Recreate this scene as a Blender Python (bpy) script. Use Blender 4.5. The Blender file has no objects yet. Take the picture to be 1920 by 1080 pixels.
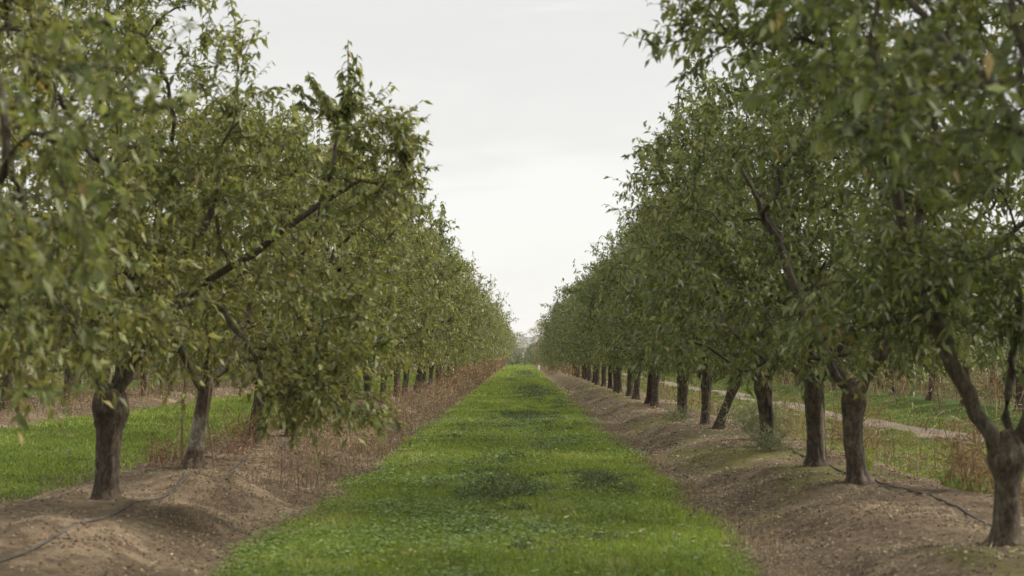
import bpy, math, random
import numpy as np
from mathutils import Vector
R = math.radians
sc = bpy.context.scene
COL = sc.collection

# ------------------------------------------------------------------ camera
CAMH = 1.6
cam = bpy.data.cameras.new("camera"); camo = bpy.data.objects.new("camera", cam); COL.objects.link(camo)
cam.sensor_width = 36.0; cam.lens = 56.25            # 3000 px of focal length on a 1920 px frame
cam.clip_start = 0.1; cam.clip_end = 20000
camo.location = (0, 0, CAMH)
camo.rotation_euler = (R(90 + 2.39), 0, R(0.287))
cam.dof.use_dof = True; cam.dof.focus_distance = 46.0; cam.dof.aperture_fstop = 2.5; cam.dof.aperture_blades = 9
sc.camera = camo
# ------------------------------------------------------------------ light
SUN_EL, SUN_AZ = R(42), R(75)      # azimuth clockwise from +Y
w = bpy.data.worlds.new("World"); sc.world = w; w.use_nodes = True
nt = w.node_tree; N = nt.nodes; Lk = nt.links
N.clear()
out = N.new('ShaderNodeOutputWorld'); bg = N.new('ShaderNodeBackground')
sky = N.new('ShaderNodeTexSky'); sky.sky_type = 'NISHITA'; sky.sun_disc = False
sky.sun_elevation = SUN_EL; sky.sun_rotation = SUN_AZ
tc = N.new('ShaderNodeTexCoord'); mp = N.new('ShaderNodeMapping'); mp.inputs['Scale'].default_value = (4.0, 4.0, 22.0)
mp.inputs['Location'].default_value = (0.3, 0.1, 0.25)
nz = N.new('ShaderNodeTexNoise'); nz.inputs['Scale'].default_value = 1.7; nz.inputs['Detail'].default_value = 6; nz.inputs['Roughness'].default_value = .5
nz.inputs['Distortion'].default_value = .35
sz = N.new('ShaderNodeSeparateXYZ'); Lk.new(tc.outputs['Generated'], sz.inputs[0])
ma = N.new('ShaderNodeMath'); ma.operation = 'MULTIPLY_ADD'; ma.inputs[1].default_value = .17; ma.inputs[2].default_value = -.085
ad = N.new('ShaderNodeMath'); ad.operation = 'ADD'
cr = N.new('ShaderNodeValToRGB'); cr.color_ramp.interpolation = 'EASE'     # cloud deck: pale band low down, brighter overhead
for p_, v_ in ((.0, 4.55), (.095, 4.78), (.145, 4.28), (.22, 4.10), (.40, 12.5), (1.0, 29.0)):
    x_ = cr.color_ramp.elements.new(p_); x_.color = (v_, v_ * .992, v_ * .958, 1)
cr.color_ramp.elements.remove(cr.color_ramp.elements[0]); cr.color_ramp.elements.remove(cr.color_ramp.elements[-1])
mx = N.new('ShaderNodeMix'); mx.data_type = 'RGBA'; mx.inputs[0].default_value = .96
Lk.new(tc.outputs['Generated'], mp.inputs[0]); Lk.new(mp.outputs[0], nz.inputs['Vector']); Lk.new(nz.outputs['Fac'], ma.inputs[0])
Lk.new(ma.outputs[0], ad.inputs[0]); Lk.new(sz.outputs['Z'], ad.inputs[1]); Lk.new(ad.outputs[0], cr.inputs[0])
Lk.new(sky.outputs[0], mx.inputs[6]); Lk.new(cr.outputs[0], mx.inputs[7])
Lk.new(mx.outputs[2], bg.inputs[0]); bg.inputs[1].default_value = .10
Lk.new(bg.outputs[0], out.inputs[0])
sun = bpy.data.lights.new("sun", 'SUN'); suno = bpy.data.objects.new("sun", sun); COL.objects.link(suno)
sun.energy = 2.2; sun.angle = R(14); sun.color = (1.0, .94, .84)
sd = Vector((math.sin(SUN_AZ) * math.cos(SUN_EL), math.cos(SUN_AZ) * math.cos(SUN_EL), math.sin(SUN_EL)))
suno.rotation_euler = sd.to_track_quat('Z', 'Y').to_euler(); suno.location = (20, 5, 30)
sc.view_settings.view_transform = 'Standard'; sc.view_settings.look = 'None'
sc.view_settings.exposure = 1.02; sc.view_settings.gamma = 1.0
cy = sc.cycles
cy.max_bounces = 6; cy.diffuse_bounces = 4; cy.glossy_bounces = 2; cy.transmission_bounces = 3; cy.volume_bounces = 0; cy.transparent_max_bounces = 4
cy.caustics_reflective = False; cy.caustics_refractive = False

# ------------------------------------------------------------------ helpers
def vnoise(x, y, s=0):
    x = np.asarray(x, float); y = np.asarray(y, float)
    xi = np.floor(x).astype(np.int64); yi = np.floor(y).astype(np.int64); fx = x - xi; fy = y - yi
    fx = fx * fx * (3 - 2 * fx); fy = fy * fy * (3 - 2 * fy)
    def h(a, b):
        n = (a * 374761393 + b * 668265263 + s * 1442695041) & 0x7fffffff
        n = ((n ^ (n >> 13)) * 1274126177) & 0x7fffffff
        return ((n ^ (n >> 16)) & 0xffff) / 32767.5 - 1
    return (h(xi, yi) * (1 - fx) + h(xi + 1, yi) * fx) * (1 - fy) + (h(xi, yi + 1) * (1 - fx) + h(xi + 1, yi + 1) * fx) * fy
def fbm(x, y, s=0, o=3):
    return sum(vnoise(x * 2 ** k, y * 2 ** k, s + k) * .5 ** k for k in range(o)) / 1.75
def sstep(a, b, v):
    t = np.clip((v - a) / (b - a), 0, 1); return t * t * (3 - 2 * t)
def unit(v):
    return v / np.maximum(np.linalg.norm(v, axis=-1, keepdims=True), 1e-9)

def mesh_np(name, V, F, mats, smooth=False, attrs=None):
    """V (n,3); F list of int arrays (m,k) for k = 3 or 4"""
    me = bpy.data.meshes.new(name)
    V = np.asarray(V, np.float32); me.vertices.add(len(V)); me.vertices.foreach_set('co', V.ravel())
    if not isinstance(F, (list, tuple)): F = [F]
    F = [f for f in F if len(f)]
    loops = np.concatenate([f.ravel() for f in F]).astype(np.int32)
    tot = np.concatenate([np.full(len(f), f.shape[1]) for f in F]); st = np.concatenate([[0], np.cumsum(tot)[:-1]]).astype(np.int32)
    me.loops.add(len(loops)); me.loops.foreach_set('vertex_index', loops)
    me.polygons.add(len(st)); me.polygons.foreach_set('loop_start', st)
    if smooth: me.polygons.foreach_set('use_smooth', np.ones(len(st), bool))
    for k, a in (attrs or {}).items():
        a = np.asarray(a, np.float32)
        if a.ndim == 1: me.attributes.new(k, 'FLOAT', 'POINT').data.foreach_set('value', a)
        else: me.attributes.new(k, 'FLOAT_VECTOR', 'POINT').data.foreach_set('vector', a.ravel())
    me.update(calc_edges=True)
    for m in (mats if isinstance(mats, (list, tuple)) else [mats]): me.materials.append(m)
    return me
def link(name, data, parent=None, loc=None, rotz=0.0, scale=None):
    o = bpy.data.objects.new(name, data); COL.objects.link(o)
    if parent is not None: o.parent = parent
    if loc is not None: o.location = loc
    if rotz: o.rotation_euler = (0, 0, rotz)
    if scale is not None: o.scale = (scale,) * 3 if not isinstance(scale, tuple) else scale
    return o
def tag(o, label=None, cat=None, group=None, kind=None):
    if label: o['label'] = label
    if cat: o['category'] = cat
    if group: o['group'] = group
    if kind: o['kind'] = kind
    return o

def leaves(P, D, S, L, W, bend=.15, fold=.25, full=True, rnd=None, wpos=.45):
    """batch of folded pointed leaves. returns V, F, rnd per vertex"""
    n = len(P); L = np.broadcast_to(L, (n,))[:, None]; W = np.broadcast_to(W, (n,))[:, None]
    D = unit(D); S = unit(S - (S * D).sum(1, keepdims=True) * D); Nn = np.cross(S, D)
    mid = P + D * L * wpos
    tip = P + D * L - np.array([[0, 0, 1.0]]) * L * bend
    l = mid - S * W * .5 + Nn * W * fold; r = mid + S * W * .5 + Nn * W * fold
    i = np.arange(n)
    if full:
        V = np.stack([P, l, mid, r, tip], 1).reshape(-1, 3); b = i * 5
        F = np.concatenate([np.stack([b, b + 2, b + 1], 1), np.stack([b, b + 3, b + 2], 1), np.stack([b + 1, b + 2, b + 4], 1), np.stack([b + 2, b + 3, b + 4], 1)])
        k = 5
    else:
        V = np.stack([P, l, r, tip], 1).reshape(-1, 3); b = i * 4
        F = np.concatenate([np.stack([b, b + 2, b + 1], 1), np.stack([b + 1, b + 2, b + 3], 1)]); k = 4
    if rnd is None: rnd = np.random.default_rng(n).random((n, 3))
    return V, F, np.repeat(rnd, k, 0)

def tubes(paths, radii, sides):
    """paths: list of (k,3); radii: list of (k,)"""
    Vs, Fs, off = [], [], 0
    for p, r in zip(paths, radii):
        p = np.asarray(p, float); k = len(p); t = np.gradient(p, axis=0); t = unit(t)
        ref = np.array([0.0, 0, 1]) if abs(t[0][2]) < .9 else np.array([1.0, 0, 0])
        a = unit(np.cross(t, ref)); b = np.cross(t, a)
        th = np.linspace(0, 2 * np.pi, sides, endpoint=False)
        ring = p[:, None] + (a[:, None] * np.cos(th)[None, :, None] + b[:, None] * np.sin(th)[None, :, None]) * np.asarray(r)[:, None, None]
        Vs.append(ring.reshape(-1, 3))
        ii, jj = np.meshgrid(np.arange(k - 1), np.arange(sides), indexing='ij'); j2 = (jj + 1) % sides
        Fs.append((off + np.stack([ii * sides + jj, ii * sides + j2, (ii + 1) * sides + j2, (ii + 1) * sides + jj], -1).reshape(-1, 4)))
        off += k * sides
    return np.concatenate(Vs), np.concatenate(Fs)

# ------------------------------------------------------------------ materials
def newmat(name):
    m = bpy.data.materials.new(name); m.use_nodes = True; n = m.node_tree.nodes; n.clear()
    o = n.new('ShaderNodeOutputMaterial'); p = n.new('ShaderNodeBsdfPrincipled'); m.node_tree.links.new(p.outputs[0], o.inputs[0])
    return m, n, m.node_tree.links, p, o
def ramp(n, stops):
    r = n.new('ShaderNodeValToRGB'); el = r.color_ramp.elements
    while len(el) < len(stops): el.new(.5)
    for x, (p, c) in zip(el, stops): x.position = p; x.color = (*c, 1)
    return r
def leafmat(name, stops, under=1.35, transl=.3, rough=.5, spec=.35, noise=None):
    m, n, l, p, o = newmat(name)
    at = n.new('ShaderNodeAttribute'); at.attribute_name = 'rnd'
    sx = n.new('ShaderNodeSeparateXYZ'); l.new(at.outputs['Vector'], sx.inputs[0])
    r = ramp(n, stops)
    src = sx.outputs['X']
    if noise:
        tcn = n.new('ShaderNodeTexCoord'); z = n.new('ShaderNodeTexNoise'); z.inputs['Scale'].default_value = noise; z.inputs['Detail'].default_value = 3
        l.new(tcn.outputs['Object'], z.inputs['Vector'])
        a = n.new('ShaderNodeMath'); a.operation = 'MULTIPLY_ADD'; l.new(z.outputs['Fac'], a.inputs[0]); a.inputs[1].default_value = .9; a.inputs[2].default_value = -.45
        b = n.new('ShaderNodeMath'); b.operation = 'ADD'; b.use_clamp = True; l.new(src, b.inputs[0]); l.new(a.outputs[0], b.inputs[1]); src = b.outputs[0]
    l.new(src, r.inputs[0])
    ob = n.new('ShaderNodeObjectInfo')
    hs = n.new('ShaderNodeHueSaturation')
    mv = n.new('ShaderNodeMath'); mv.operation = 'MULTIPLY_ADD'; l.new(sx.outputs['Y'], mv.inputs[0]); mv.inputs[1].default_value = .8; mv.inputs[2].default_value = .6
    mo = n.new('ShaderNodeMath'); mo.operation = 'MULTIPLY_ADD'; l.new(ob.outputs['Random'], mo.inputs[0]); mo.inputs[1].default_value = .022; mo.inputs[2].default_value = .489
    l.new(mo.outputs[0], hs.inputs['Hue']); l.new(mv.outputs[0], hs.inputs['Value']); l.new(r.outputs[0], hs.inputs['Color'])
    ge = n.new('ShaderNodeNewGeometry')
    un = n.new('ShaderNodeMix'); un.data_type = 'RGBA'; un.blend_type = 'MULTIPLY'; l.new(ge.outputs['Backfacing'], un.inputs[0])
    l.new(hs.outputs[0], un.inputs[6]); un.inputs[7].default_value = (under, under, under * 1.1, 1)
    l.new(un.outputs[2], p.inputs['Base Color']); p.inputs['Roughness'].default_value = rough; p.inputs['Specular IOR Level'].default_value = spec
    tr = n.new('ShaderNodeBsdfTranslucent')
    tcx = n.new('ShaderNodeMix'); tcx.data_type = 'RGBA'; tcx.blend_type = 'MULTIPLY'; tcx.inputs[0].default_value = 1
    l.new(un.outputs[2], tcx.inputs[6]); tcx.inputs[7].default_value = (1.25, 1.2, .6, 1); l.new(tcx.outputs[2], tr.inputs['Color'])
    ms = n.new('ShaderNodeMixShader'); ms.inputs[0].default_value = transl
    l.new(p.outputs[0], ms.inputs[1]); l.new(tr.outputs[0], ms.inputs[2]); l.new(ms.outputs[0], o.inputs[0])
    return m
M = {}
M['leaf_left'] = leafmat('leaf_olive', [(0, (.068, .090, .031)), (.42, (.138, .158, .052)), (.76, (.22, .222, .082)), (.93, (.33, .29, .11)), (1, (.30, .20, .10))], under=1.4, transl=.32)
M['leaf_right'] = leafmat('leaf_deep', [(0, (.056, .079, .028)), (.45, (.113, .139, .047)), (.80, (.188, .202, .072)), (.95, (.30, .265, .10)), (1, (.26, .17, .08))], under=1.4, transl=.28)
M['leaf_pale'] = leafmat('leaf_pale', [(0, (.22, .175, .075)), (.5, (.32, .25, .11)), (1, (.42, .33, .17))], transl=.3)
M['grass'] = leafmat('grass_blades', [(0, (.115, .145, .038)), (.35, (.185, .24, .048)), (.8, (.265, .335, .064)), (.96, (.32, .35, .10)), (1, (.38, .33, .19))], under=1.1, transl=.35, rough=.5, spec=.25, noise=.8)
M['broad'] = leafmat('broad_weed_leaf', [(0, (.11, .16, .036)), (.6, (.18, .255, .055)), (1, (.25, .32, .11))], under=1.0, transl=.3, rough=.6, spec=.2)
M['darkweed'] = leafmat('dark_weed_leaf', [(0, (.060, .086, .030)), (.6, (.095, .128, .044)), (1, (.16, .19, .07))], transl=.2, rough=.6)
M['straw'] = leafmat('straw', [(0, (.12, .088, .062)), (.5, (.205, .155, .11)), (1, (.34, .275, .195))], transl=.15, rough=.8, spec=.1)
M['rust'] = leafmat('rust_weed', [(0, (.10, .062, .040)), (.40, (.20, .112, .066)), (.7, (.26, .175, .11)), (1, (.36, .285, .19))], transl=.15, rough=.8, spec=.1)
M['litter'] = leafmat('leaf_litter', [(0, (.055, .038, .026)), (.5, (.115, .085, .055)), (.8, (.22, .18, .10)), (.95, (.34, .31, .17)), (1, (.18, .23, .08))], transl=.05, rough=.8, spec=.15)
M['fennel'] = leafmat('feathery_green', [(0, (.10, .12, .06)), (1, (.19, .20, .11))], transl=.2, rough=.7)
M['fresh'] = leafmat('fresh_weed', [(0, (.12, .18, .035)), (1, (.22, .28, .06))], transl=.35)

def barkmat(name, c0, c1, c2, paint=None):
    m, n, l, p, o = newmat(name)
    tcn = n.new('ShaderNodeTexCoord'); mpn = n.new('ShaderNodeMapping'); mpn.inputs['Scale'].default_value = (1, 1, .5)
    l.new(tcn.outputs['Object'], mpn.inputs[0])
    z = n.new('ShaderNodeTexNoise'); z.inputs['Scale'].default_value = 26; z.inputs['Detail'].default_value = 6; z.inputs['Roughness'].default_value = .65; z.inputs['Distortion'].default_value = .6
    l.new(mpn.outputs[0], z.inputs['Vector'])
    z2 = n.new('ShaderNodeTexNoise'); z2.inputs['Scale'].default_value = 5; z2.inputs['Detail'].default_value = 3; l.new(tcn.outputs['Object'], z2.inputs['Vector'])
    r = ramp(n, [(.33, c0), (.52, c1), (.72, c2)]); l.new(z.outputs['Fac'], r.inputs[0])
    mm = n.new('ShaderNodeMix'); mm.data_type = 'RGBA'; mm.blend_type = 'MULTIPLY'; mm.inputs[0].default_value = .7
    r2 = ramp(n, [(.35, (.55, .53, .5)), (.65, (1.15, 1.1, 1.0))]); l.new(z2.outputs['Fac'], r2.inputs[0])
    l.new(r.outputs[0], mm.inputs[6]); l.new(r2.outputs[0], mm.inputs[7])
    col = mm.outputs[2]
    if paint:
        sx = n.new('ShaderNodeSeparateXYZ'); l.new(tcn.outputs['Object'], sx.inputs[0])
        ad = n.new('ShaderNodeMath'); ad.operation = 'MULTIPLY_ADD'; l.new(z2.outputs['Fac'], ad.inputs[0]); ad.inputs[1].default_value = .16; l.new(sx.outputs['Z'], ad.inputs[2])
        pr = n.new('ShaderNodeValToRGB'); el = pr.color_ramp.elements
        el[0].position = .26; el[0].color = (0, 0, 0, 1); el[1].position = .32; el[1].color = (1, 1, 1, 1)
        x = el.new(.66); x.color = (1, 1, 1, 1); x = el.new(.72); x.color = (0, 0, 0, 1)
        l.new(ad.outputs[0], pr.inputs[0])
        pz = ramp(n, [(.38, (.12, .105, .08)), (.62, (.36, .32, .265))]); l.new(z.outputs['Fac'], pz.inputs[0])
        pm = n.new('ShaderNodeMix'); pm.data_type = 'RGBA'; l.new(pr.outputs[0], pm.inputs[0]); l.new(col, pm.inputs[6]); l.new(pz.outputs[0], pm.inputs[7]); col = pm.outputs[2]
    l.new(col, p.inputs['Base Color']); p.inputs['Roughness'].default_value = .85; p.inputs['Specular IOR Level'].default_value = .2
    bp = n.new('ShaderNodeBump'); bp.inputs['Strength'].default_value = .8; bp.inputs['Distance'].default_value = .02
    l.new(z.outputs['Fac'], bp.inputs['Height']); l.new(bp.outputs[0], p.inputs['Normal'])
    return m
M['bark'] = barkmat('almond_bark', (.030, .024, .018), (.088, .070, .052), (.19, .155, .12))
M['bark_dark'] = barkmat('dark_bark', (.022, .016, .012), (.055, .038, .028), (.11, .08, .06))
M['bark_paint'] = barkmat('painted_bark', (.05, .036, .028), (.13, .10, .075), (.22, .18, .14), paint=True)
M['limb'] = barkmat('limb_bark', (.035, .030, .022), (.085, .074, .053), (.17, .148, .112))

def plainmat(name, c, rough=.6, var=.25, scale=20):
    m, n, l, p, o = newmat(name)
    tcn = n.new('ShaderNodeTexCoord'); z = n.new('ShaderNodeTexNoise'); z.inputs['Scale'].default_value = scale; z.inputs['Detail'].default_value = 4
    l.new(tcn.outputs['Object'], z.inputs['Vector'])
    r = ramp(n, [(.3, tuple(v * (1 - var) for v in c)), (.7, tuple(v * (1 + var) for v in c))]); l.new(z.outputs['Fac'], r.inputs[0])
    l.new(r.outputs[0], p.inputs['Base Color']); p.inputs['Roughness'].default_value = rough
    return m
M['pipe'] = plainmat('drip_pipe', (.06, .054, .046), .8, .5, 9)
M['stake'] = plainmat('stake_wood', (.20, .15, .075), .8)
M['white'] = plainmat('white_post', (.75, .75, .73), .5, .05)
M['hill'] = plainmat('hill_scrub', (.095, .10, .07), .95, .45, .012)
M['stone'] = plainmat('castle_stone', (.20, .18, .15), .9)

# ------------------------------------------------------------------ terrain
ROWS = [-28.6, -20.4, -12.3, -3.9, 3.6, 12.2, 20.2, 28.2]
def edges(y):
    l = -2.08 + .18 * vnoise(y * .35, 0, 3) + .18 * vnoise(y * 1.9, 4, 4); r = 1.86 + .14 * vnoise(y * .3, 0, 5) + .18 * vnoise(y * 1.7, 3, 6)
    return l, r
def H(x, y):
    x = np.asarray(x, float); y = np.asarray(y, float); h = np.zeros_like(x + y)
    for i, c in enumerate(ROWS):
        sc_ = .245 * (1 + .16 * fbm(x * .35 + 7 * i, y * .42, 11 + i))
        wob = .12 * vnoise(y * .45, 1.0 * i, 20 + i)
        d = np.abs(x - c + wob)
        h += sc_ * (1 - sstep(.45, 1.55, d))
    inb = np.clip(h / .25, 0, 1)
    h += (.075 + .03 * (x < 0)) * inb * fbm(x * 1.3, y * .9, 31) + .030 * fbm(x * 3.3, y * 2.6, 33) * (.25 + inb)
    # scallops running down the flanks of the berms
    h += .05 * np.sin(y * 2.3 + x * 2.2 + 1.6 * vnoise(x * .5, y * .3, 35)) * inb * (1 - inb) * 4 * (1 - sstep(60, 140, y))
    h -= .05 * np.exp(-((x - 2.15) / .3) ** 2) + .03 * np.exp(-((x + 2.35) / .3) ** 2)
    h += .015 * fbm(x * .3, y * .25, 41)
    for hx_, hy_, ha in ((-3.3, 16.9, .11), (-3.2, 21.3, .10), (-3.5, 12.6, .07), (-2.9, 14.4, .06), (2.9, 13.2, .06), (2.95, 17.9, .05)): h += ha * np.exp(-((x - hx_) / .55) ** 2 - ((y - hy_) / .8) ** 2)
    return h
def grassw(x, y):
    """soft 0..1 weight of green cover"""
    l, r = edges(y); e_ = .24
    a = sstep(-e_, e_, x - l) * sstep(-e_, e_, r - x)
    n1 = .35 * fbm(x * .6, y * .35, 51); a = np.clip(a - .55 * sstep(.15, .5, fbm(x * 1.4, y * .8, 52)) * (a < .97), 0, 1)
    b = sstep(-.4, .3, x + 10.9 + n1) * sstep(-.35, .35, -5.45 + n1 - x)
    t = sstep(-.25, .2, np.abs(x - 8.35 + .4 * vnoise(y * .12, 0, 57)) - .48 + .5 * fbm(x * 1.2, y * .35, 55))
    c = sstep(-.3, .5, x - 4.95 + n1) * sstep(-.4, .5, 17.0 - x) * t * sstep(-1.0, -.15, fbm(x * .5, y * .22, 58))
    d = sstep(14, 15, np.abs(x)) * sstep(-.3, .2, np.sin(np.abs(x) * .77 - 1.0))
    return np.clip(np.maximum.reduce([a, b, c, d]), 0, 1)
def axis(a, b, s0, g):
    v = [a]; s = s0
    while v[-1] < b: v.append(v[-1] + s); s *= g
    return v
xs = np.arange(-6.6, 6.61, .085); xr = np.array(axis(6.6 + .1, 3600, .1, 1.055)); xs = np.concatenate([-xr[::-1], xs, xr])
ys = np.concatenate([np.arange(-30, 8, 1.0), np.array(axis(8, 3900, .085, 1.0075))])
X, Y = np.meshgrid(xs, ys); Z = H(X, Y) ; Z *= 1 - sstep(260, 300, Y)
nx, ny = len(xs), len(ys); ii, jj = np.meshgrid(np.arange(ny - 1), np.arange(nx - 1), indexing='ij')
F = np.stack([ii * nx + jj, ii * nx + jj + 1, (ii + 1) * nx + jj + 1, (ii + 1) * nx + jj], -1).reshape(-1, 4)
GW = grassw(X, Y) * (1 - sstep(236, 242, Y)) + 1.0 * sstep(243, 250, Y)
moss = 1.8 * sstep(.0, .35, fbm(X * .9, Y * .45, 61)) * sstep(2.1, 2.5, X) * sstep(4.6, 3.9, X) * sstep(6, 14, Y)
sandy = sstep(-.25, .3, fbm(X * .8, Y * .7, 63)) * np.where(X < 0, 1.5, .8) + 3 * (np.abs(X - 8.35) < 1.3)
m, n, l, p, o = newmat('ground')
at = n.new('ShaderNodeAttribute'); at.attribute_name = 'zone'; sx = n.new('ShaderNodeSeparateXYZ'); l.new(at.outputs['Vector'], sx.inputs[0])
tcn = n.new('ShaderNodeTexCoord')
def noise(scale, det=5, rough=.6):
    z = n.new('ShaderNodeTexNoise'); z.inputs['Scale'].default_value = scale; z.inputs['Detail'].default_value = det; z.inputs['Roughness'].default_value = rough
    l.new(tcn.outputs['Object'], z.inputs['Vector']); return z
def mixc(f, a, b, blend='MIX'):
    q = n.new('ShaderNodeMix'); q.data_type = 'RGBA'; q.blend_type = blend
    if isinstance(f, float): q.inputs[0].default_value = f
    else: l.new(f, q.inputs[0])
    for s_, v in ((6, a), (7, b)):
        if isinstance(v, tuple): q.inputs[s_].default_value = (*v, 1)
        else: l.new(v, q.inputs[s_])
    return q.outputs[2]
nA, nB, nC = noise(2.2), noise(14, 6, .7), noise(60, 4, .7)
soil = ramp(n, [(.30, (.100, .074, .049)), (.5, (.172, .131, .089)), (.72, (.255, .198, .135))]); l.new(nB.outputs['Fac'], soil.inputs[0])
sand = ramp(n, [(.35, (.26, .195, .13)), (.65, (.37, .285, .195))]); l.new(nB.outputs['Fac'], sand.inputs[0])
ms_ = n.new('ShaderNodeMath'); ms_.operation = 'MULTIPLY'; ms_.use_clamp = True; l.new(sx.outputs['Z'], ms_.inputs[0])
rA = ramp(n, [(.42, (0, 0, 0)), (.58, (1, 1, 1))]); l.new(nA.outputs['Fac'], rA.inputs[0]); l.new(rA.outputs[0], ms_.inputs[1])
c1 = mixc(ms_.outputs[0], soil.outputs[0], sand.outputs[0])
spk = ramp(n, [(.36, (.55, .52, .48)), (.46, (1, 1, 1)), (.60, (1, 1, 1)), (.68, (1.35, 1.3, 1.15))]); l.new(nC.outputs['Fac'], spk.inputs[0])
c1 = mixc(1.0, c1, spk.outputs[0], 'MULTIPLY')
mo = n.new('ShaderNodeMath'); mo.operation = 'MULTIPLY'; l.new(sx.outputs['Y'], mo.inputs[0]); rM = ramp(n, [(.40, (0, 0, 0)), (.62, (.8, .8, .8))]); l.new(nB.outputs['Fac'], rM.inputs[0]); l.new(rM.outputs[0], mo.inputs[1])
c1 = mixc(mo.outputs[0], c1, (.15, .165, .035))
gr = ramp(n, [(.3, (.055, .085, .022)), (.7, (.10, .15, .03))]); l.new(nB.outputs['Fac'], gr.inputs[0])
ga = n.new('ShaderNodeMath'); ga.operation = 'ADD'; l.new(sx.outputs['X'], ga.inputs[0]); gb = n.new('ShaderNodeMath'); gb.operation = 'MULTIPLY_ADD'; l.new(nB.outputs['Fac'], gb.inputs[0]); gb.inputs[1].default_value = .8; gb.inputs[2].default_value = -.4
l.new(gb.outputs[0], ga.inputs[1]); rG = ramp(n, [(.4, (0, 0, 0)), (.6, (1, 1, 1))]); l.new(ga.outputs[0], rG.inputs[0])
c1 = mixc(rG.outputs[0], c1, gr.outputs[0])
nD = noise(.9, 4, .6); rD = ramp(n, [(.35, (.72, .71, .70)), (.6, (1.12, 1.1, 1.07))]); l.new(nD.outputs['Fac'], rD.inputs[0]); c1 = mixc(1.0, c1, rD.outputs[0], 'MULTIPLY')
tk = n.new('ShaderNodeMath'); tk.operation = 'MULTIPLY_ADD'; tk.use_clamp = True; l.new(sx.outputs['Z'], tk.inputs[0]); tk.inputs[1].default_value = .7; tk.inputs[2].default_value = -1.3
tg = n.new('ShaderNodeMath'); tg.operation = 'SUBTRACT'; tg.use_clamp = True; l.new(tk.outputs[0], tg.inputs[0]); l.new(rG.outputs[0], tg.inputs[1])
c1 = mixc(tg.outputs[0], c1, (.38, .315, .24))
l.new(c1, p.inputs['Base Color']); p.inputs['Roughness'].default_value = .95; p.inputs['Specular IOR Level'].default_value = .1
bp = n.new('ShaderNodeBump'); bp.inputs['Strength'].default_value = 1.0; bp.inputs['Distance'].default_value = .05; l.new(nB.outputs['Fac'], bp.inputs['Height'])
bp2 = n.new('ShaderNodeBump'); bp2.inputs['Strength'].default_value = .7; bp2.inputs['Distance'].default_value = .02; l.new(nC.outputs['Fac'], bp2.inputs['Height']); l.new(bp.outputs[0], bp2.inputs['Normal'])
l.new(bp2.outputs[0], p.inputs['Normal']); M['ground'] = m
g = link('ground', mesh_np('ground', np.stack([X, Y, Z], -1).reshape(-1, 3), F, M['ground'], True, {'zone': np.stack([GW, moss, sandy], -1).reshape(-1, 3)}))
tag(g, 'orchard soil raised in low brown berms between green grass alleys', 'ground', kind='structure')
def h1(x, y): return float(H(np.array([x]), np.array([y]))[0])

# ------------------------------------------------------------------ trees
def bez(a, c1, c2, b, k):
    t = np.linspace(0, 1, k)[:, None]
    return (1 - t) ** 3 * a + 3 * (1 - t) ** 2 * t * c1 + 3 * (1 - t) * t * t * c2 + t ** 3 * b

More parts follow.
